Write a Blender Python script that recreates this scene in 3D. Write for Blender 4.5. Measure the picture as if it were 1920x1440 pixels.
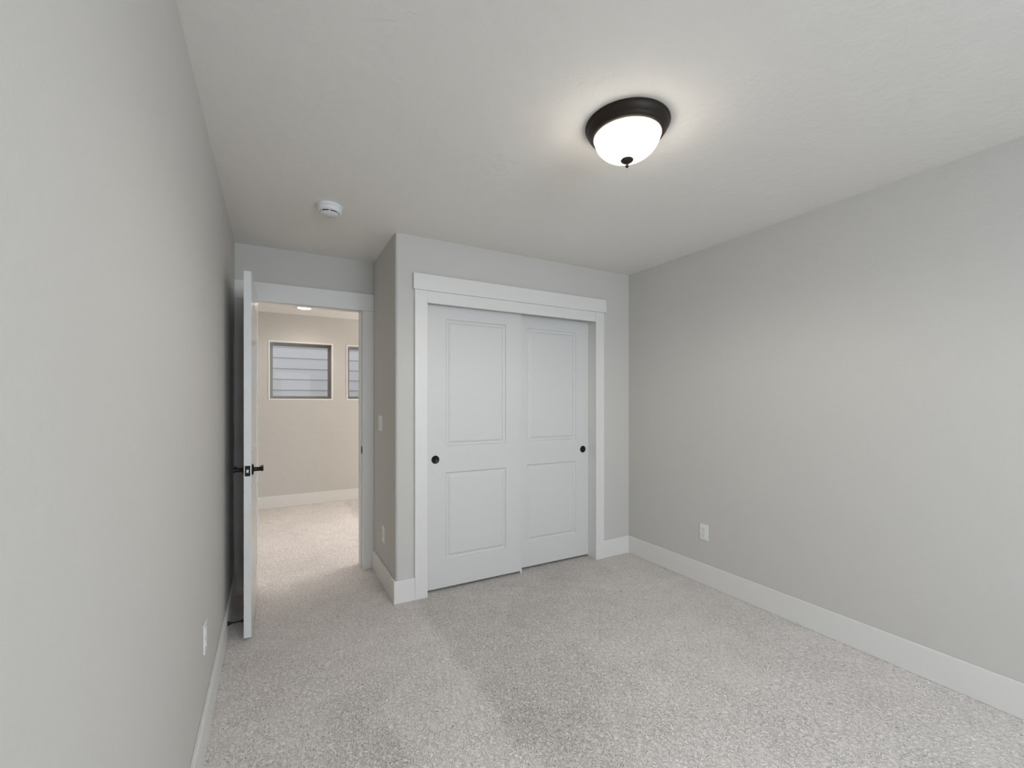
import bpy, bmesh, math
from mathutils import Vector, Matrix
S = bpy.context.scene
for o in list(bpy.data.objects): bpy.data.objects.remove(o)
C = S.collection

# ---------------------------------------------------------------- camera
F = 817.0
cam_d = bpy.data.cameras.new('camera'); cam = bpy.data.objects.new('camera', cam_d); C.objects.link(cam)
cam_d.sensor_fit = 'HORIZONTAL'; cam_d.sensor_width = 36.0
cam_d.lens = 36.0 * F / 1920.0
cam_d.shift_y = 33.0 / 1920.0
cam_d.clip_start = 0.02
cam.location = (0, 0, 1.328)
cam.rotation_euler = (math.pi / 2, 0, -math.atan(448.0 / 817.0))
S.camera = cam

# ---------------------------------------------------------------- world, light, exposure
S.view_settings.view_transform = 'Standard'
S.view_settings.look = 'None'
S.view_settings.gamma = 1
S.view_settings.use_curve_mapping = False
S.view_settings.exposure = 0.08
W = bpy.data.worlds.new('overcast_sky'); S.world = W; W.use_nodes = True
bg = W.node_tree.nodes['Background']
bg.inputs['Color'].default_value = (0.92, 0.95, 1.0, 1)
bg.inputs['Strength'].default_value = 1.3

def portal(name, loc, rot, sx, sy):
    d = bpy.data.lights.new(name, 'AREA'); d.shape = 'RECTANGLE'; d.size = sx; d.size_y = sy
    d.cycles.is_portal = True
    o = bpy.data.objects.new(name, d); o.location = loc; o.rotation_euler = rot; C.objects.link(o)
R90 = math.pi / 2
def daylight(name, loc, rot, sx, sy, w, col):
    d = bpy.data.lights.new(name, 'AREA'); d.shape = 'RECTANGLE'; d.size = sx; d.size_y = sy; d.energy = w; d.color = col
    o = bpy.data.objects.new(name, d); o.location = loc; o.rotation_euler = rot; C.objects.link(o)
daylight('bedroom_window_daylight', (1.12, -2.30, 1.55), (math.radians(58), 0, 0), 2.1, 1.5, 96.0, (0.79, 0.892, 1.0))
daylight('hall_end_fill', (4.42, 5.0, 1.5), (R90, 0, R90), 1.6, 1.5, 98.0, (1.0, 0.97, 0.93))  # fill light added out of view to brighten the hall
portal('hall_window_portal_a', (0.321, 6.37, 1.72), (-R90, 0, 0), 0.74, 0.74)
portal('hall_window_portal_b', (1.236, 6.37, 1.72), (-R90, 0, 0), 0.74, 0.74)

BULB_W = 4.0          # each bulb of the ceiling lamp
GLASS_E = 6.5
LAMP_DOWN = 17.0         # fill spot added under the ceiling lamp
HALL_A = 15.0; HALL_B = 52.0
DISC_E = 10.0         # recessed hall disc

# ---------------------------------------------------------------- materials
def mat(name, col, rough=0.5, spec=0.5, metal=0.0):
    m = bpy.data.materials.new(name); m.use_nodes = True
    b = m.node_tree.nodes['Principled BSDF']
    b.inputs['Base Color'].default_value = (*col, 1); b.inputs['Roughness'].default_value = rough
    b.inputs['Specular IOR Level'].default_value = spec; b.inputs['Metallic'].default_value = metal
    return m
def nd(m, t, **k):
    n = m.node_tree.nodes.new(t)
    for a, v in k.items(): setattr(n, a, v)
    return n
def lk(m, a, b): m.node_tree.links.new(a, b)
def bsdf(m): return m.node_tree.nodes['Principled BSDF']
def coords(m, scale=(1, 1, 1)):
    tc = nd(m, 'ShaderNodeTexCoord'); mp = nd(m, 'ShaderNodeMapping'); mp.inputs['Scale'].default_value = scale
    lk(m, tc.outputs['Object'], mp.inputs['Vector']); return mp.outputs['Vector']
def mathn(m, op, a, b=None, clamp=False):
    n = nd(m, 'ShaderNodeMath', operation=op, use_clamp=clamp)
    for i, v in enumerate((a, b)):
        if v is None: continue
        if isinstance(v, (int, float)): n.inputs[i].default_value = v
        else: lk(m, v, n.inputs[i])
    return n.outputs[0]
def noise(m, vec, scale, detail=2, rough=0.5, dist=0):
    n = nd(m, 'ShaderNodeTexNoise'); n.inputs['Scale'].default_value = scale; n.inputs['Detail'].default_value = detail
    n.inputs['Roughness'].default_value = rough; n.inputs['Distortion'].default_value = dist
    lk(m, vec, n.inputs['Vector']); return n.outputs['Fac']
def bump(m, h, strength, dist):
    b = nd(m, 'ShaderNodeBump'); b.inputs['Strength'].default_value = strength; b.inputs['Distance'].default_value = dist
    lk(m, h, b.inputs['Height']); lk(m, b.outputs['Normal'], bsdf(m).inputs['Normal']); return b

def paint(name, col, s1=70, d=0.0012, big=0.0006, rough=0.75):
    m = mat(name, col, rough, 0.25)
    v = coords(m)
    n1 = noise(m, v, s1, 3, 0.55, 0.4); n2 = noise(m, v, 9, 2)
    r = nd(m, 'ShaderNodeMapRange'); r.inputs[1].default_value = 0.42; r.inputs[2].default_value = 0.62
    lk(m, n1, r.inputs[0])
    h = mathn(m, 'ADD', mathn(m, 'MULTIPLY', r.outputs[0], d * 1000), mathn(m, 'MULTIPLY', n2, big * 8000))
    bump(m, h, 0.55, 0.001)
    return m
WALL = (0.615, 0.596, 0.563)
m_wall = paint('wall_paint', WALL, 60, 0.0005, 0.0004)
m_ceil = paint('ceiling_paint', (0.85, 0.823, 0.782), 26, 0.0008, 0.0006)
m_trim = mat('white_trim_paint', (0.78, 0.765, 0.74), 0.38, 0.5)
_v = coords(m_trim, (1, 1, 1)); bump(m_trim, noise(m_trim, _v, 35, 2), 0.12, 0.0008)
m_door = mat('white_door_paint', (0.74, 0.735, 0.72), 0.24, 0.5)
_v = coords(m_door, (60, 60, 3)); bump(m_door, noise(m_door, _v, 2.0, 2), 0.10, 0.0006)
m_slide = mat('white_sliding_door_paint', (0.69, 0.685, 0.67), 0.42, 0.4)
_v = coords(m_slide, (60, 60, 3)); bump(m_slide, noise(m_slide, _v, 2.0, 2), 0.10, 0.0006)
m_black = mat('black_hardware', (0.012, 0.011, 0.011), 0.38, 0.5, 0.6)
m_blackrub = mat('black_rubber', (0.012, 0.012, 0.012), 0.7)
m_steel = mat('satin_steel', (0.75, 0.73, 0.70), 0.3, 0.5, 1.0)
m_bronze = mat('oil_rubbed_bronze', (0.020, 0.013, 0.009), 0.48, 0.3, 0.1)
m_lip = mat('pale_glass_lip', (0.62, 0.56, 0.48), 0.2)
m_plastic = mat('white_plastic', (0.82, 0.82, 0.82), 0.35)
m_slot = mat('dark_slot', (0.02, 0.02, 0.02), 0.8)
m_vinyl = mat('shaded_window_vinyl', (0.22, 0.21, 0.20), 0.4)  # dark grey carries the backlit shade on the hall window frames
m_vinylw = mat('white_window_liner', (0.84, 0.83, 0.81), 0.4)
m_conc = mat('concrete', (0.35, 0.35, 0.34), 0.9); _v = coords(m_conc); bump(m_conc, noise(m_conc, _v, 30, 3), 0.3, 0.003)
m_dark = mat('closet_interior_paint', (0.5, 0.48, 0.45), 0.8)

m_sid = mat('lap_siding_paint', (0.66, 0.64, 0.64), 0.7)
_v = coords(m_sid, (2, 2, 60)); bump(m_sid, noise(m_sid, _v, 4, 3), 0.2, 0.001)

m_glass = bpy.data.materials.new('window_glass'); m_glass.use_nodes = True
nt = m_glass.node_tree; nt.nodes.clear()
_o = nt.nodes.new('ShaderNodeOutputMaterial'); _t = nt.nodes.new('ShaderNodeBsdfTransparent'); _g = nt.nodes.new('ShaderNodeBsdfGlossy')
_g.inputs['Roughness'].default_value = 0.02; _t.inputs['Color'].default_value = (0.95, 0.96, 0.96, 1)
_m = nt.nodes.new('ShaderNodeMixShader'); _f = nt.nodes.new('ShaderNodeFresnel'); _f.inputs['IOR'].default_value = 1.12
nt.links.new(_f.outputs[0], _m.inputs[0]); nt.links.new(_t.outputs[0], _m.inputs[1]); nt.links.new(_g.outputs[0], _m.inputs[2]); nt.links.new(_m.outputs[0], _o.inputs[0])

def emis(name, col, s):
    m = mat(name, col, 0.5); b = bsdf(m)
    b.inputs['Emission Color'].default_value = (*col, 1); b.inputs['Emission Strength'].default_value = s; return m
m_disc = emis('lit_led_lens', (1.0, 0.86, 0.70), DISC_E)
m_bulb = emis('lit_bulb', (1.0, 0.90, 0.78), 6.0)
# frosted glass bowl: lets the bulbs' light through, diffused, and glows
m_bowl = bpy.data.materials.new('frosted_glass_bowl'); m_bowl.use_nodes = True
nt = m_bowl.node_tree; nt.nodes.clear()
_o = nt.nodes.new('ShaderNodeOutputMaterial'); _t = nt.nodes.new('ShaderNodeBsdfTranslucent'); _t.inputs['Color'].default_value = (0.93, 0.92, 0.88, 1)
_e = nt.nodes.new('ShaderNodeEmission'); _e.inputs['Color'].default_value = (1.0, 0.95, 0.86, 1); _e.inputs['Strength'].default_value = GLASS_E
_d = nt.nodes.new('ShaderNodeBsdfPrincipled'); _d.inputs['Base Color'].default_value = (0.85, 0.84, 0.80, 1); _d.inputs['Roughness'].default_value = 0.15
_m = nt.nodes.new('ShaderNodeMixShader'); _m.inputs[0].default_value = 0.35; _a = nt.nodes.new('ShaderNodeAddShader')
nt.links.new(_t.outputs[0], _m.inputs[1]); nt.links.new(_d.outputs[0], _m.inputs[2])
nt.links.new(_m.outputs[0], _a.inputs[0]); nt.links.new(_e.outputs[0], _a.inputs[1]); nt.links.new(_a.outputs[0], _o.inputs[0])

# carpet: twisted cut pile, with brushed strokes where the pile leans another way
def carpet():
    m = mat('greige_carpet', (0.5, 0.46, 0.42), 1.0, 0.05)
    tc = nd(m, 'ShaderNodeTexCoord'); P = tc.outputs['Object']
    sep = nd(m, 'ShaderNodeSeparateXYZ'); lk(m, P, sep.inputs[0]); X, Y = sep.outputs[0], sep.outputs[1]
    # warped coordinates for curly tufts
    wn = nd(m, 'ShaderNodeTexNoise'); wn.inputs['Scale'].default_value = 40; wn.inputs['Detail'].default_value = 1; lk(m, P, wn.inputs['Vector'])
    va = nd(m, 'ShaderNodeVectorMath', operation='MULTIPLY_ADD'); lk(m, wn.outputs['Color'], va.inputs[0])
    va.inputs[1].default_value = (0.033, 0.033, 0.0); lk(m, P, va.inputs[2])
    mp = nd(m, 'ShaderNodeMapping'); mp.inputs['Rotation'].default_value = (0, 0, 0.45); mp.inputs['Scale'].default_value = (1.0, 0.42, 1); lk(m, va.outputs[0], mp.inputs['Vector'])
    tuft = noise(m, mp.outputs[0], 235, 2, 0.6)
    fleck = noise(m, mp.outputs[0], 165, 1, 0.5)
    vor = nd(m, 'ShaderNodeTexVoronoi'); vor.inputs['Scale'].default_value = 210; lk(m, mp.outputs[0], vor.inputs['Vector'])
    # large leaning-pile patches
    big = noise(m, P, 2.3, 4, 0.6, 0.6)
    mid = noise(m, P, 9.0, 3, 0.6)
    wob = mathn(m, 'MULTIPLY', mathn(m, 'SUBTRACT', noise(m, P, 5.0, 3), 0.5), 0.12)
    def stroke(a, b, c, w):      # 0..1 across the line a*X + b*Y = c
        s = mathn(m, 'ADD', mathn(m, 'MULTIPLY', X, a), mathn(m, 'MULTIPLY', Y, b))
        s = mathn(m, 'ADD', mathn(m, 'SUBTRACT', s, c), wob)
        r = nd(m, 'ShaderNodeMapRange', interpolation_type='SMOOTHSTEP'); r.inputs[1].default_value = -w; r.inputs[2].default_value = w
        lk(m, s, r.inputs[0]); return r.outputs[0]
    return m, X, Y, P, tuft, fleck, vor.outputs['Distance'], big, mid, stroke
m_carpet, cX, cY, cP, tuft, fleck, vd, big, mid, stroke = carpet()
def build_carpet():
    m = m_carpet
    M = lambda op, a, b=None, cl=False: mathn(m, op, a, b, cl)
    # vacuum lanes run along Y; each lane edge is crisp on one side and fades on the other
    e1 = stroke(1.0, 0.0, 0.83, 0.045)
    f1 = stroke(-1.0, 0.75, -0.22, 0.45)  # wedge toward the closet: shade painted in along with the leaning pile
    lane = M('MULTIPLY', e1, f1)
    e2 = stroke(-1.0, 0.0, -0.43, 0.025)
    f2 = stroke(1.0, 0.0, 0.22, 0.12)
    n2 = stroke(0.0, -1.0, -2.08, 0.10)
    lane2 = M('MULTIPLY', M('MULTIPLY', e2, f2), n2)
    v = M('ADD', 0.0, M('MULTIPLY', M('SUBTRACT', big, 0.5), 0.34))
    v = M('ADD', v, M('MULTIPLY', M('SUBTRACT', mid, 0.5), 0.26))
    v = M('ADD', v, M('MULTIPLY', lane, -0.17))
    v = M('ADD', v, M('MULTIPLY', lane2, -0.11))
    v = M('ADD', v, 0.05)
    # tuft contrast
    tr = nd(m, 'ShaderNodeMapRange'); tr.inputs[1].default_value = 0.38; tr.inputs[2].default_value = 0.58; lk(m, tuft, tr.inputs[0])
    fr = nd(m, 'ShaderNodeMapRange'); fr.inputs[1].default_value = 0.30; fr.inputs[2].default_value = 0.50; lk(m, fleck, fr.inputs[0])
    t = M('ADD', M('ADD', M('MULTIPLY', tr.outputs[0], 0.42), -0.06), M('MULTIPLY', fr.outputs[0], 0.28))
    v = M('ADD', v, t)
    rmp = nd(m, 'ShaderNodeValToRGB'); lk(m, v, rmp.inputs[0])
    e = rmp.color_ramp.elements
    e[0].position = 0.0; e[0].color = (0.42, 0.380, 0.355, 1)
    e[1].position = 0.85; e[1].color = (0.95, 0.88, 0.83, 1)
    x = rmp.color_ramp.elements.new(0.42); x.color = (0.795, 0.742, 0.706, 1)
    lk(m, rmp.outputs[0], bsdf(m).inputs['Base Color'])
    h = M('ADD', M('MULTIPLY', tuft, 0.7), M('MULTIPLY', vd, -0.5))
    h = M('ADD', h, M('MULTIPLY', mid, 1.2))
    bump(m, h, 0.9, 0.009)
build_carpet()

# ---------------------------------------------------------------- mesh helpers
def new(): return bmesh.new()
def box(bm, x0, x1, y0, y1, z0, z1, bev=0.0, seg=2):
    mtx = Matrix.Translation(((x0 + x1) / 2, (y0 + y1) / 2, (z0 + z1) / 2)) @ Matrix.Diagonal((abs(x1 - x0), abs(y1 - y0), abs(z1 - z0), 1))
    r = bmesh.ops.create_cube(bm, size=1, matrix=mtx)
    if bev > 0:
        es = list({e for v in r['verts'] for e in v.link_edges})
        bmesh.ops.bevel(bm, geom=es, offset=bev, segments=seg, profile=0.5, affect='EDGES')
def lathe(bm, prof, cx, cy, cz=0, axis='Z', n=64, cap0=True, cap1=True):
    """prof: (radius, height) pairs revolved about an axis through (cx,cy,cz)"""
    def P(r, h, a):
        c, s = r * math.cos(a), r * math.sin(a)
        if axis == 'Z': return (cx + c, cy + s, cz + h)
        if axis == 'X': return (cx + h, cy + c, cz + s)
        return (cx + c, cy + h, cz + s)
    rings = []
    for r, h in prof:
        if r < 1e-6: rings.append([bm.verts.new(P(0, h, 0))])
        else: rings.append([bm.verts.new(P(r, h, 2 * math.pi * i / n)) for i in range(n)])
    for a, b in zip(rings, rings[1:]):
        for i in range(n):
            j = (i + 1) % n
            vs = [a[i % len(a)], a[j % len(a)], b[j % len(b)], b[i % len(b)]]
            u = []
            for v in vs:
                if v not in u: u.append(v)
            if len(u) >= 3: bm.faces.new(u)
    if cap0 and len(rings[0]) > 1: bm.faces.new(rings[0])
    if cap1 and len(rings[-1]) > 1: bm.faces.new(rings[-1])
    bmesh.ops.recalc_face_normals(bm, faces=bm.faces)
def wloc(p):
    v = Vector((0, 0, 0))
    while p is not None: v += p.location; p = p.parent
    return v
def obj(name, bm, m, parent=None, smooth=False, loc=None):
    me = bpy.data.meshes.new(name)
    base = wloc(parent) if parent else Vector((0, 0, 0))
    o = bpy.data.objects.new(name, me)
    if loc is not None: base = Vector(loc); o.location = base - (wloc(parent) if parent else Vector((0, 0, 0)))
    bmesh.ops.translate(bm, verts=bm.verts, vec=-base)
    bm.to_mesh(me); bm.free(); me.materials.append(m)
    if smooth:
        for p in me.polygons: p.use_smooth = True
        md = o.modifiers.new('edges', 'EDGE_SPLIT'); md.split_angle = math.radians(38)
    C.objects.link(o); o.parent = parent; return o
def tag(o, label, cat, group=None, kind=None):
    o['label'] = label; o['category'] = cat
    if group: o['group'] = group
    if kind: o['kind'] = kind
    return o
def thing(name, label, cat, loc, group=None, kind=None):
    o = bpy.data.objects.new(name, None); o.empty_display_size = 0.1; o.location = loc; C.objects.link(o)
    return tag(o, label, cat, group, kind)
def struct(name, bm, m, label, cat, smooth=False): return tag(obj(name, bm, m, smooth=smooth), label, cat, kind='structure')
def slab(name, boxes, m, label, cat, bev=0.0):
    bm = new()
    for b in boxes: box(bm, *b, bev)
    return struct(name, bm, m, label, cat)

# ---------------------------------------------------------------- room dimensions (metres)
XL, XR = -0.236, 2.754        # bedroom left / right wall faces
YR = -2.00                    # wall behind the camera
YC = 2.878                    # closet front face
XC = 0.706                    # closet side face
YE = 3.60; YE2 = 3.72         # entry wall
YH = 6.20                     # hall far wall
HC = 2.44
HX0, HX1 = -2.2, 4.2
T = 0.12
BH = 0.15                     # baseboard height

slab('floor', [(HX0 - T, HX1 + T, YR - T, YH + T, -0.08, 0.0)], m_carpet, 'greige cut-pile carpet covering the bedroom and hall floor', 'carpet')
slab('ceiling', [(HX0 - T, HX1 + T, YR - T, YH + T, HC, HC + 0.1)], m_ceil, 'textured greige ceiling with the bronze lamp on it', 'ceiling')
slab('wall_left', [(XL - T, XL, YR - T, YE2, 0, HC)], m_wall, 'plain grey wall on the left behind the open door', 'wall')
slab('wall_right', [(XR, XR + T, YR - T, YE2, 0, HC)], m_wall, 'long plain grey wall right of the closet', 'wall')
# rear wall with its window opening (behind the camera)
WX0, WX1, WZ0, WZ1 = 0.17, 2.07, 0.85, 2.12
slab('wall_rear', [(XL, WX0, YR - T, YR, 0, HC), (WX1, XR, YR - T, YR, 0, HC), (WX0, WX1, YR - T, YR, 0, WZ0), (WX0, WX1, YR - T, YR, WZ1, HC)],
     m_wall, 'grey bedroom wall behind the viewer with a wide window', 'wall')
# closet box: front wall with opening, side wall; the outside corner is rounded
OX0, OX1, OZ = 0.922, 2.379, 2.08
def closet_wall():
    bm = new()
    box(bm, XC + 0.05, OX0 - 0.02, YC, YC + T, 0, HC)
    box(bm, OX1 + 0.02, XR, YC, YC + T, 0, HC)
    box(bm, OX0 - 0.02, OX1 + 0.02, YC, YC + T, OZ + 0.02, HC)
    return bm
struct('wall_closet_front', closet_wall(), m_wall, 'grey wall around the sliding closet doors', 'wall')
def closet_side():
    bm = new(); r = 0.02; n = 8; w = 0.05
    pts = [(XC, YE)]
    for i in range(n + 1):
        a = math.pi + (math.pi / 2) * i / n
        pts.append((XC + r + r * math.cos(a), YC + r + r * math.sin(a)))
    pts += [(XC + w, YC), (XC + w, YC + T), (XC + T, YC + T), (XC + T, YE)]
    lo = [bm.verts.new((x, y, 0)) for x, y in pts]; hi = [bm.verts.new((x, y, HC)) for x, y in pts]
    k = len(pts)
    for i in range(k): bm.faces.new((lo[i], lo[(i + 1) % k], hi[(i + 1) % k], hi[i]))
    bm.faces.new(lo); bm.faces.new(hi); bmesh.ops.recalc_face_normals(bm, faces=bm.faces)
    return bm
struct('wall_closet_side', closet_side(), m_wall, 'narrow grey wall with the light switch, left side of the closet', 'wall', smooth=True)
# entry wall with door opening
DX0, DX1, DZ = -0.130, 0.620, 2.060
CZ = 2.047      # underside of the entry header board
slab('wall_entry', [(XL, DX0 - 0.02, YE, YE2, 0, HC), (DX1 + 0.02, XR, YE, YE2, 0, HC), (DX0 - 0.02, DX1 + 0.02, YE, YE2, DZ + 0.02, HC)],
     m_wall, 'grey wall strip above and around the entry doorway', 'wall')
# hall
W1 = (-0.052, 0.694, 1.349, 2.092); W2 = (0.863, 1.609, 1.349, 2.092)
slab('wall_hall_far', [(HX0, W1[0], YH, YH + 0.16, 0, HC), (W1[1], W2[0], YH, YH + 0.16, 0, HC), (W2[1], HX1, YH, YH + 0.16, 0, HC),
     (W1[0], W1[1], YH, YH + 0.16, 0, W1[2]), (W1[0], W1[1], YH, YH + 0.16, W1[3], HC),
     (W2[0], W2[1], YH, YH + 0.16, 0, W2[2]), (W2[0], W2[1], YH, YH + 0.16, W2[3], HC)],
     m_wall, 'beige hall wall with two small high windows', 'wall')
slab('wall_hall_left', [(HX0 - T, HX0, YE2 - T, YH + 0.16, 0, HC)], m_wall, 'end wall of the hall on the left', 'wall')
slab('wall_hall_right', [(HX1, HX1 + T, YE2 - T, 4.2, 0, HC), (HX1, HX1 + T, 5.8, YH + 0.16, 0, HC), (HX1, HX1 + T, 4.2, 5.8, 0, 0.8), (HX1, HX1 + T, 4.2, 5.8, 2.15, HC)], m_wall, 'end wall of the hall on the right', 'wall')  # opening added in this unseen wall to let the fill light in
slab('wall_hall_near', [(HX0, XL, YE2 - T, YE2, 0, HC), (XR, HX1, YE2 - T, YE2, 0, HC)], m_wall, 'near wall of the hall beyond the bedroom', 'wall')

# ---------------------------------------------------------------- baseboards
BT = 0.014
def base(name, x0, x1, y0, y1, label):
    bm = new(); box(bm, x0, x1, y0, y1, 0, BH, 0.003, 2); return struct(name, bm, m_trim, label, 'baseboard')
base('baseboard_left', XL, XL + BT, YR, YE, 'white baseboard along the left wall')
base('baseboard_right', XR - BT, XR, YR, YC - BT, 'white baseboard along the right wall')
base('baseboard_closet_left', XC - BT, 0.832, YC - BT, YC, 'short white baseboard left of the closet casing')
base('baseboard_closet_right', 2.459, XR, YC - BT, YC, 'short white baseboard right of the closet casing')
base('baseboard_alcove', XC - BT, XC, YC, YE - 0.018, 'white baseboard under the light switch')
base('baseboard_hall_far', HX0, HX1, YH - BT, YH, 'white baseboard under the hall windows')
base('baseboard_rear', XL + BT, XR - BT, YR, YR + BT, 'white baseboard behind the viewer')

# ---------------------------------------------------------------- closet casing (trim)
def trim(name, bs, label, bev=0.002):
    bm = new()
    for b in bs: box(bm, *b, bev, 1)
    return struct(name, bm, m_trim, label, 'door trim')
trim('trim_1', [(0.830, 0.918, YC - 0.018, YC, 0, OZ)], 'white upright casing board left of the closet doors')
trim('trim_2', [(2.373, 2.460, YC - 0.018, YC, 0, OZ)], 'white upright casing board right of the closet doors')
trim('trim_3', [(0.820, 2.477, YC - 0.026, YC, OZ, 2.189)], 'wide white header board above the closet doors')
trim('trim_4', [(0.918, 2.373, YC - 0.015, YC + 0.010, 1.999, OZ)], 'thin white fascia strip under the closet header')
trim('trim_5', [(OX0 - 0.02, OX0, YC, YC + T, 0, OZ), (OX1, OX1 + 0.02, YC, YC + T, 0, OZ), (OX0 - 0.02, OX1 + 0.02, YC, YC + T, OZ, OZ + 0.02)],
     'white closet door jamb', 0.001)
# entry door casing and jamb
trim('trim_6', [(DX1 + 0.002, XC, YE - 0.018, YE, 0, CZ)], 'white casing board on the latch side of the entry doorway')
trim('trim_7', [(XL, DX0 - 0.004, YE - 0.018, YE, 0, CZ)], 'white casing board behind the open door')
trim('trim_8', [(XL, XC, YE - 0.020, YE, CZ, 2.180)], 'white header board above the entry doorway')
def entry_jamb():
    bm = new()
    box(bm, DX0 - 0.02, DX0, YE, YE2, 0, DZ, 0.001, 1); box(bm, DX1, DX1 + 0.02, YE, YE2, 0, DZ, 0.001, 1)
    box(bm, DX0 - 0.02, DX1 + 0.02, YE, YE2, DZ, DZ + 0.02, 0.001, 1)
    for b in ((DX0, DX0 + 0.011, 3.642, 3.70, 0, DZ), (DX1 - 0.011, DX1, 3.642, 3.70, 0, DZ), (DX0 + 0.011, DX1 - 0.011, 3.642, 3.70, DZ - 0.011, DZ)):
        box(bm, *b, 0.001, 1)
    return bm
jamb = struct('trim_9', entry_jamb(), m_trim, 'white jamb with door stop around the entry doorway', 'door trim')
bm = new(); box(bm, DX1 - 0.0015, DX1 + 0.001, 3.6005, 3.640, 0.914, 0.972, 0.0006, 1); o = obj('strike_plate', bm, m_black, jamb); o['label'] = 'black strike plate'
bm = new(); box(bm, DX1 - 0.0025, DX1 - 0.001, 3.610, 3.630, 0.930, 0.956, 0.0005, 1); obj('latch_hole', bm, m_slot, o)
trim('trim_10', [(DX0 - 0.09, DX0 - 0.004, YE2, YE2 + 0.018, 0, DZ), (DX1 + 0.004, DX1 + 0.09, YE2, YE2 + 0.018, 0, DZ), (DX0 - 0.09, DX1 + 0.09, YE2, YE2 + 0.018, DZ, DZ + 0.11)],
     'white casing on the hall side of the entry doorway')

# ---------------------------------------------------------------- moulded two-panel door leaf
PROF = [(0.0, 0.0), (0.003, 0.005), (0.008, 0.0105), (0.016, 0.0120), (0.022, 0.0105), (0.030, 0.0045), (0.036, 0.0025)]
def leaf(bm, w, h, t, panels, tf):
    """local: u across 0..w, v up 0..h, faces at n=0 and n=t; tf maps (u,n,v) to world"""
    def V(u, n, v): return bm.verts.new(tf(u, n, v))
    us = sorted({0, w} | {p[0] for p in panels} | {p[1] for p in panels}); vs = sorted({0, h} | {p[2] for p in panels} | {p[3] for p in panels})
    for side in (0, 1):
        n0 = 0 if side == 0 else t; sg = 1 if side == 0 else -1
        g = {(i, j): V(u, n0, v) for i, u in enumerate(us) for j, v in enumerate(vs)}
        for i in range(len(us) - 1):
            for j in range(len(vs) - 1):
                hole = any(abs(us[i] - p[0]) < 1e-6 and abs(us[i + 1] - p[1]) < 1e-6 and abs(vs[j] - p[2]) < 1e-6 and abs(vs[j + 1] - p[3]) < 1e-6 for p in panels)
                q = [g[i, j], g[i + 1, j], g[i + 1, j + 1], g[i, j + 1]]
                if not hole: bm.faces.new(q); continue
                prev = q
                for ins, dep in PROF[1:]:
                    a, b, c, d = us[i] + ins, us[i + 1] - ins, vs[j] + ins, vs[j + 1] - ins
                    nn = n0 + sg * dep
                    cur = [V(a, nn, c), V(b, nn, c), V(b, nn, d), V(a, nn, d)]
                    for k in range(4): bm.faces.new((prev[k], prev[(k + 1) % 4], cur[(k + 1) % 4], cur[k]))
                    prev = cur
                bm.faces.new(prev)
    A = [V(0, 0, 0), V(w, 0, 0), V(w, 0, h), V(0, 0, h)]; B = [V(0, t, 0), V(w, t, 0), V(w, t, h), V(0, t, h)]
    for k in range(4): bm.faces.new((A[k], A[(k + 1) % 4], B[(k + 1) % 4], B[k]))
    bmesh.ops.remove_doubles(bm, verts=bm.verts, dist=1e-5)
    bmesh.ops.recalc_face_normals(bm, faces=bm.faces)

# ---------------------------------------------------------------- entry door, standing open against the left wall
D1 = thing('door_1', 'white moulded bedroom door standing open by the left wall', 'door', (DX0, 3.578, 0), kind='structure')
DW, DT_ = 0.757, 0.036
SA, CA = math.sin(math.radians(0.9)), math.cos(math.radians(0.9))
bm = new()
leaf(bm, DW, 2.032, DT_, [(0.135, DW - 0.135, 0.195, 0.81), (0.135, DW - 0.135, 0.995, 1.895)], lambda u, n, v: (DX0 + n * CA - u * SA, 3.578 - u * CA - n * SA, 0.020 + v))
leafo = obj('door_panel', bm, m_door, D1)
def lever(side):
    s = -1 if side == 'left' else 1
    x = DX0 - 0.0108 if s < 0 else DX0 - 0.0108 + DT_; y, z = 2.884, 0.943
    bm = new()
    lathe(bm, [(0.0, 0), (0.0315, 0), (0.0315, s * 0.004), (0.028, s * 0.008), (0.014, s * 0.010), (0.012, s * 0.014), (0.0115, s * 0.043), (0.0135, s * 0.046), (0.0135, s * 0.056), (0, s * 0.058)], x, y, z, 'X', 40)
    # lever arm: flattened bar running towards the hinge, slightly arched
    n = 10; prev = None
    for i in range(n + 1):
        t = i / n; yy = y - 0.010 + 0.125 * t; xc = x + s * (0.051 - 0.008 * math.sin(t * math.pi)); hz = 0.0105 - 0.002 * t; wx = 0.006 - 0.0012 * t; zz = z + 0.003 * math.sin(t * math.pi)
        ring = [bm.verts.new((xc + wx * math.cos(a) * 1.0, yy, zz + hz * math.sin(a))) for a in [2 * math.pi * k / 12 for k in range(12)]]
        if prev:
            for k in range(12): bm.faces.new((prev[k], prev[(k + 1) % 12], ring[(k + 1) % 12], ring[k]))
        else: bm.faces.new(ring)
        prev = ring
    bm.faces.new(prev); bmesh.ops.recalc_face_normals(bm, faces=bm.faces)
    o = obj('door_handle', bm, m_black, D1, smooth=True); o['label'] = 'black lever handle'
lever('left'); lever('right')
ye = 3.578 - DW
bm = new(); box(bm, DX0 - 0.007, DX0 + 0.019, ye - 0.0012, ye + 0.001, 0.914, 0.972, 0.0008, 1); lp = obj('latch_plate', bm, m_black, D1); lp['label'] = 'black latch plate'
bm = new(); box(bm, DX0, DX0 + 0.012, ye - 0.010, ye - 0.001, 0.934, 0.952, 0.002, 2); lb = obj('latch_bolt', bm, m_steel, lp); lb['label'] = 'bright metal latch bolt'
for hz in (0.26, 1.03, 1.80):
    bm = new(); lathe(bm, [(0, 0), (0.006, 0), (0.006, 0.09), (0, 0.09)], DX0 - 0.004, 3.580, hz, 'Z', 16)
    o = obj('hinge', bm, m_black, D1, smooth=True); o['label'] = 'black hinge barrel'

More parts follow.
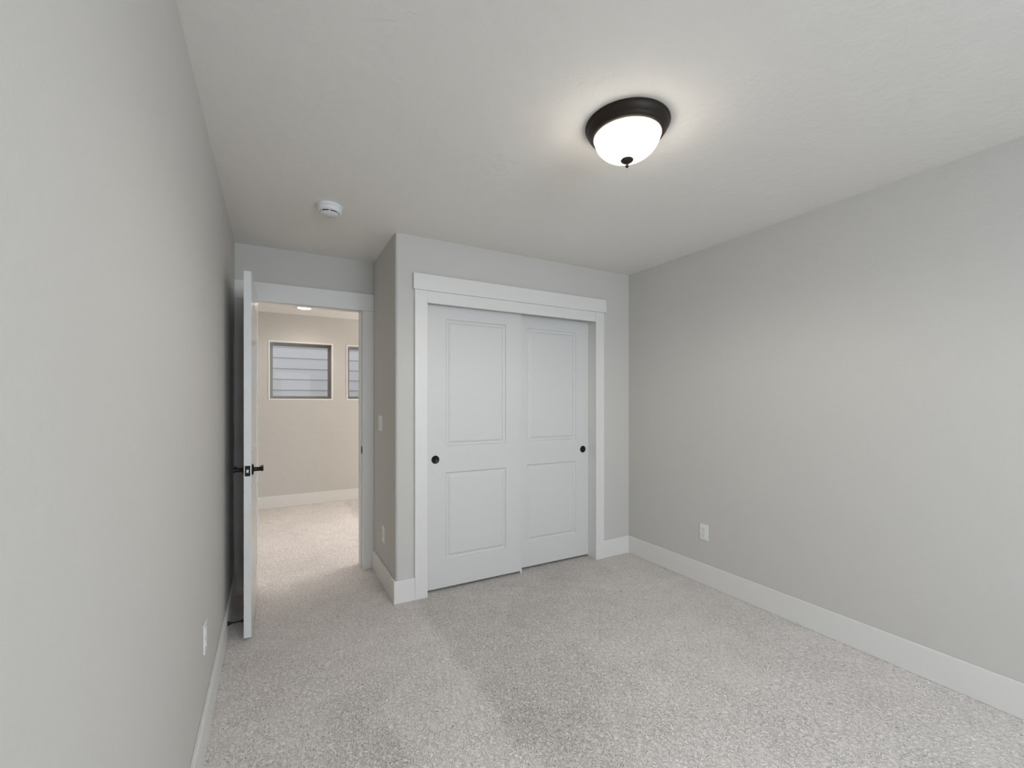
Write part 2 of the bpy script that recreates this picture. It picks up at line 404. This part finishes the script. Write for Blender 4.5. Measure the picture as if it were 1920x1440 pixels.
# ---------------------------------------------------------------- sliding closet doors
def sliding(name, x0, x1, y0, label, px0, px1, pull):
    d = thing(name, label, 'door', (x0, y0, 0), kind='structure')
    z0 = 0.018
    bm = new()
    leaf(bm, x1 - x0, 2.04 - z0, 0.034, [(px0 - x0, px1 - x0, 0.213 - z0, 0.827 - z0), (px0 - x0, px1 - x0, 1.013 - z0, 1.912 - z0)], lambda u, n, v: (x0 + u, y0 + n, z0 + v))
    obj('door_panel', bm, m_slide, d)
    bm = new()   # round cup pull: raised rim round a shallow dish
    lathe(bm, [(0.0, -0.0006), (0.020, -0.0010), (0.0235, -0.0032), (0.0265, -0.0036), (0.0285, -0.0020), (0.0288, 0.001), (0, 0.001)], pull, y0, 0.922, 'Y', 48)
    p = obj('finger_pull', bm, m_black, d, smooth=True); p['label'] = 'round black finger pull'
sliding('door_2', OX0 + 0.002, 1.690, 2.925, 'white sliding closet door in front, left of the pair', 1.071, 1.553, 0.994)
sliding('door_3', 1.614, OX1 - 0.001, 2.973, 'white sliding closet door behind, right of the pair', 1.766, 2.248, 2.320)
bm = new(); box(bm, 1.672, 1.684, 2.914, 3.01, 0.0, 0.012, 0.002, 1); box(bm, 1.672, 1.684, 2.9135, 2.922, 0.0, 0.034, 0.002, 1)
tag(obj('floor_guide', bm, m_plastic), 'tiny white floor guide under the edge where the two closet doors meet', 'door guide')

# ---------------------------------------------------------------- ceiling lamp
LX, LY = 1.250, 1.316
L = thing('ceiling_lamp', 'lit flush ceiling lamp with dark bronze rim and frosted glass bowl', 'lamp', (LX, LY, HC))
bm = new()
lathe(bm, [(0.0, 0), (0.164, 0), (0.166, -0.003), (0.166, -0.007), (0.163, -0.009), (0.160, -0.018), (0.156, -0.026), (0.150, -0.033), (0.148, -0.035), (0.147, -0.039), (0.141, -0.045), (0.135, -0.048), (0.1315, -0.048),
           (0.1315, -0.044), (0.1315, -0.008), (0.0, -0.008)], LX, LY, HC, 'Z', 96)
obj('bronze_rim', bm, m_bronze, L, smooth=True)
bm = new()
prof = []
RG, zt, dep = 0.1285, -0.046, 0.092
for i in range(25):
    a = (math.pi / 2) * i / 24
    prof.append((RG * math.cos(a) if i < 24 else 0.0, zt - dep * math.sin(a)))
lathe(bm, [(0.1305, -0.040), (0.1305, -0.045)] + prof, LX, LY, HC, 'Z', 96, cap0=False)
obj('glass_bowl', bm, m_bowl, L, smooth=True)
bm = new()
lathe(bm, [(0.1275, -0.047), (0.1275, -0.0495), (0.1300, -0.0515), (0.1335, -0.0500), (0.1335, -0.047), (0.1275, -0.047)], LX, LY, HC, 'Z', 96, cap0=False, cap1=False)
lip = obj('glass_lip', bm, m_lip, L, smooth=True); lip['label'] = 'clear pale rim of the glass bowl'
bm = new()
zb = zt - dep
lathe(bm, [(0, zb + 0.001), (0.024, zb + 0.001), (0.0262, zb - 0.002), (0.024, zb - 0.006), (0.016, zb - 0.012), (0.0085, zb - 0.016), (0.0062, zb - 0.020), (0.0070, zb - 0.023), (0.0074, zb - 0.027), (0.005, zb - 0.031), (0, zb - 0.032)], LX, LY, HC, 'Z', 40)
fo = obj('finial', bm, m_bronze, L, smooth=True)
LA = math.radians(-28.7)      # the two sockets lie across the view
for k, s in enumerate((-1, 1)):
    bx_, by_ = LX + s * 0.062 * math.cos(LA), LY + s * 0.062 * math.sin(LA)
    bm = new(); lathe(bm, [(0, -0.008), (0.013, -0.008), (0.013, -0.030), (0.017, -0.038), (0.024, -0.055), (0.025, -0.066), (0.019, -0.080), (0.008, -0.087), (0, -0.088)], bx_, by_, HC, 'Z', 24)
    obj('light_bulb', bm, m_bulb, L, smooth=True)
    ld = bpy.data.lights.new('ceiling_lamp_light', 'POINT'); ld.energy = BULB_W; ld.color = (1.0, 0.90, 0.78); ld.shadow_soft_size = 0.03
    lo = bpy.data.objects.new('bulb_light', ld); lo.location = (bx_ - LX, by_ - LY, -0.100); lo.parent = L; C.objects.link(lo)

ld = bpy.data.lights.new('ceiling_lamp_fill', 'SPOT'); ld.energy = LAMP_DOWN; ld.color = (1.0, 0.95, 0.88); ld.shadow_soft_size = 0.11  # extra spot below the bowl, brightens walls and floor but not the ceiling
ld.spot_size = math.radians(178); ld.spot_blend = 0.45
lo = bpy.data.objects.new('under_bowl_fill', ld); lo.location = (0, 0, -0.30); lo.parent = L; C.objects.link(lo)

# ---------------------------------------------------------------- smoke detector
SX, SY = 0.281, 2.675
SD = thing('smoke_detector', 'small round white smoke detector on the ceiling near the doorway', 'smoke detector', (SX, SY, HC))
bm = new(); lathe(bm, [(0, 0), (0.070, 0), (0.0705, -0.002), (0.070, -0.012), (0.066, -0.014), (0, -0.014)], SX, SY, HC, 'Z', 64); obj('mounting_base', bm, m_plastic, SD, smooth=True)
bm = new(); lathe(bm, [(0, -0.014), (0.065, -0.014), (0.066, -0.028), (0.064, -0.034), (0.058, -0.038), (0.050, -0.038), (0.049, -0.034), (0, -0.034)], SX, SY, HC, 'Z', 64); obj('cover', bm, m_plastic, SD, smooth=True)
bm = new(); lathe(bm, [(0, -0.034), (0.045, -0.034), (0.045, -0.043), (0, -0.043)], SX, SY, HC, 'Z', 64); vent = obj('vent_ring', bm, m_slot, SD, smooth=True); vent['label'] = 'black vent slot'
bm = new(); lathe(bm, [(0, -0.043), (0.049, -0.043), (0.049, -0.046), (0.045, -0.049), (0, -0.051)], SX, SY, HC, 'Z', 64)
for k in range(6):
    a = k * math.pi / 3 + 0.45; x, y = SX + 0.047 * math.cos(a), SY + 0.047 * math.sin(a)
    box(bm, x - 0.003, x + 0.003, y - 0.003, y + 0.003, HC - 0.0435, HC - 0.035)
obj('cap', bm, m_plastic, SD, smooth=True)

# ---------------------------------------------------------------- outlets and switch
def place(bm_fn, kind, loc, ang):
    """bm_fn builds facing -Y at the origin; rotate by ang about Z and move to loc"""
    bm = new(); bm_fn(bm); bmesh.ops.rotate(bm, verts=bm.verts, cent=(0, 0, 0), matrix=Matrix.Rotation(ang, 3, 'Z')); bmesh.ops.translate(bm, verts=bm.verts, vec=loc); return bm
def outlet(loc, ang, label):
    t = thing('power_outlet', label, 'outlet', loc, None)
    obj('cover_plate', place(lambda b: box(b, -0.035, 0.035, -0.005, 0, -0.0575, 0.0575, 0.002, 2), 0, loc, ang), m_plastic, t)
    for s in (-1, 1):
        def rec(b):
            box(b, -0.017, 0.017, -0.0085, -0.004, s * 0.0195 - 0.014, s * 0.0195 + 0.014, 0.003, 2)
        r = obj('receptacle', place(rec, 0, loc, ang), m_plastic, t)
        def sl(b):
            for x, h in ((-0.0064, 0.0045), (0.0064, 0.0038)): box(b, x - 0.0011, x + 0.0011, -0.0088, -0.007, s * 0.0195 + 0.003 - h, s * 0.0195 + 0.003 + h)
            box(b, -0.0022, 0.0022, -0.0088, -0.007, s * 0.0195 - 0.0105, s * 0.0195 - 0.0065)
        sobj = obj('slots', place(sl, 0, loc, ang), m_slot, r); sobj['label'] = 'dark socket slots'
    obj('screw', place(lambda b: lathe(b, [(0, -0.0062), (0.0028, -0.0062), (0.003, -0.005), (0, -0.005)], 0, 0, 0, 'Y', 16), 0, loc, ang), m_plastic, t)
outlet((XR, 2.110, 0.378), -R90, 'white wall outlet low on the right wall')
outlet((XC, 3.225, 0.366), -R90, 'white wall outlet beside the doorway, low on the closet side wall')
outlet((XL, 2.075, 0.408), R90, 'white wall outlet on the left wall in front of the door')
sw = thing('light_switch', 'white light switch plate at chest height beside the doorway', 'light switch', (XC, 3.325, 1.167))
sl_ = (XC, 3.325, 1.167)
obj('cover_plate', place(lambda b: box(b, -0.058, 0.058, -0.005, 0, -0.0575, 0.0575, 0.002, 2), 0, sl_, -R90), m_plastic, sw)
for s in (-1, 1):
    def rk(b):
        box(b, s * 0.023 - 0.0165, s * 0.023 + 0.0165, -0.0085, -0.004, -0.033, 0.033, 0.0015, 2)
    obj('rocker', place(rk, 0, sl_, -R90), m_plastic, sw)

# ---------------------------------------------------------------- door stop on the left baseboard
DS = thing('door_stop', 'thin black door stop sticking out of the left baseboard behind the door', 'door stop', (XL + BT, 2.885, 0.092))
x0 = XL + BT
bm = new(); lathe(bm, [(0, 0), (0.013, 0), (0.0125, 0.003), (0.008, 0.010), (0.0055, 0.020), (0.0042, 0.032), (0.0042, 0.064), (0, 0.064)], x0, 2.885, 0.092, 'X', 24); obj('rod', bm, m_black, DS, smooth=True)
bm = new(); lathe(bm, [(0, 0.062), (0.0065, 0.062), (0.0075, 0.066), (0.0075, 0.076), (0.005, 0.0795), (0, 0.0795)], x0, 2.885, 0.092, 'X', 24); obj('rubber_tip', bm, m_blackrub, DS, smooth=True)

# ---------------------------------------------------------------- hall recessed light
def disc(x, y, label):
    t = thing('recessed_light', label, 'lamp', (x, y, HC), None)
    bm = new(); lathe(bm, [(0.072, 0), (0.095, 0), (0.095, -0.003), (0.088, -0.006), (0.074, -0.006), (0.072, -0.003)], x, y, HC, 'Z', 48, cap0=False, cap1=False)
    bm.faces.ensure_lookup_table(); obj('trim_ring', bm, m_plastic, t, smooth=True)
    bm = new(); lathe(bm, [(0, -0.001), (0.074, -0.001), (0.074, -0.005), (0.04, -0.0065), (0, -0.007)], x, y, HC, 'Z', 48); obj('lens', bm, m_disc, t, smooth=True)
disc(0.325, 5.72, 'lit round recessed light in the hall ceiling, seen under the doorway header')
for dx, dy, dl in ((0.10, 4.55, 'unseen recessed light added in the hall ceiling just past the doorway'), (1.75, 4.55, 'unseen recessed light added in the hall ceiling behind the closet')):  # out-of-view downlights added to brighten the hall floor
    disc(dx, dy, dl)
for dx, dy, de in ((0.325, 5.72, HALL_A), (0.10, 4.55, HALL_B), (1.75, 4.55, HALL_B)):
    ld = bpy.data.lights.new('recessed_light_beam', 'SPOT'); ld.energy = de; ld.color = (1.0, 0.90, 0.78); ld.shadow_soft_size = 0.07
    ld.spot_size = math.radians(150 if de == HALL_A else 66); ld.spot_blend = 0.8 if de == HALL_A else 0.5
    if de == HALL_B: ld.color = (1.0, 0.98, 0.96)
    lo = bpy.data.objects.new('recessed_beam', ld); lo.location = (dx, dy, HC - 0.012); C.objects.link(lo)

# ---------------------------------------------------------------- windows
def window(name, x0, x1, z0, z1, yi, yo, label, liner=True, mull=False, kindm=m_vinyl):
    """yi inner wall face, yo outer; frame sits near the outer side"""
    sg = 1 if yo > yi else -1
    w = thing(name, label, 'window', ((x0 + x1) / 2, yi, z0), kind='structure')
    def fr(bm, a, y0, y1, t, b=0.002):
        x0, x1, z0, z1 = a
        box(bm, x0, x1, min(y0, y1), max(y0, y1), z0, z0 + t, b, 1); box(bm, x0, x1, min(y0, y1), max(y0, y1), z1 - t, z1, b, 1)
        box(bm, x0, x0 + t, min(y0, y1), max(y0, y1), z0 + t, z1 - t, b, 1); box(bm, x1 - t, x1, min(y0, y1), max(y0, y1), z0 + t, z1 - t, b, 1)
    e = 0.0
    if liner:
        bm = new(); fr(bm, (x0, x1, z0, z1), yi - sg * 0.004, yo - sg * 0.06, 0.016); obj('window_liner', bm, m_vinylw, w); e = 0.016
    bm = new(); fr(bm, (x0 + e, x1 - e, z0 + e, z1 - e), yo - sg * 0.075, yo - sg * 0.005, 0.034, 0.003)
    if mull: box(bm, (x0 + x1) / 2 - 0.03, (x0 + x1) / 2 + 0.03, min(yo - sg * 0.07, yo - sg * 0.01), max(yo - sg * 0.07, yo - sg * 0.01), z0 + 0.03, z1 - 0.03, 0.003, 1)
    f = obj('window_frame', bm, kindm, w)
    bm = new(); yg = yo - sg * 0.035; box(bm, x0 + e + 0.03, x1 - e - 0.03, yg - 0.003, yg + 0.003, z0 + e + 0.03, z1 - e - 0.03); obj('glass_pane', bm, m_glass, f)
window('window_1', *W1, YH, YH + 0.16, 'small square hall window, the left one, fully seen through the doorway')
window('window_2', *W2, YH, YH + 0.16, 'small hall window, the right one, mostly cut off by the doorway')
window('window_3', WX0, WX1, WZ0, WZ1, YR, YR - T, 'wide bedroom window behind the viewer', liner=True, mull=True, kindm=m_vinylw)

# ---------------------------------------------------------------- outside: neighbour's wall with lap siding, ground
def siding():
    bm = new(); y = 8.6; ex = 0.187; z = -0.55 + 0.028; n = 18
    for i in range(n):
        a = z + i * ex
        vs = [(-4.5, y - 0.022, a), (5.5, y - 0.022, a), (5.5, y - 0.006, a + ex + 0.01), (-4.5, y - 0.006, a + ex + 0.01)]
        f = [bm.verts.new(v) for v in vs]; bk = [bm.verts.new((v[0], y, v[2])) for v in vs]
        bm.faces.new(f)
        for k in range(4): bm.faces.new((f[k], f[(k + 1) % 4], bk[(k + 1) % 4], bk[k]))
    box(bm, -4.5, 5.5, y, y + 0.15, -0.6, z + n * ex)
    bmesh.ops.recalc_face_normals(bm, faces=bm.faces)
    return bm
tag(obj('neighbour_wall', siding(), m_sid), 'pale grey lap siding of the house next door outside the hall windows', 'house wall', kind='structure')
slab('ground', [(-12, 14, -12, 14, -0.7, -0.6)], m_conc, 'grey ground outside', 'ground')
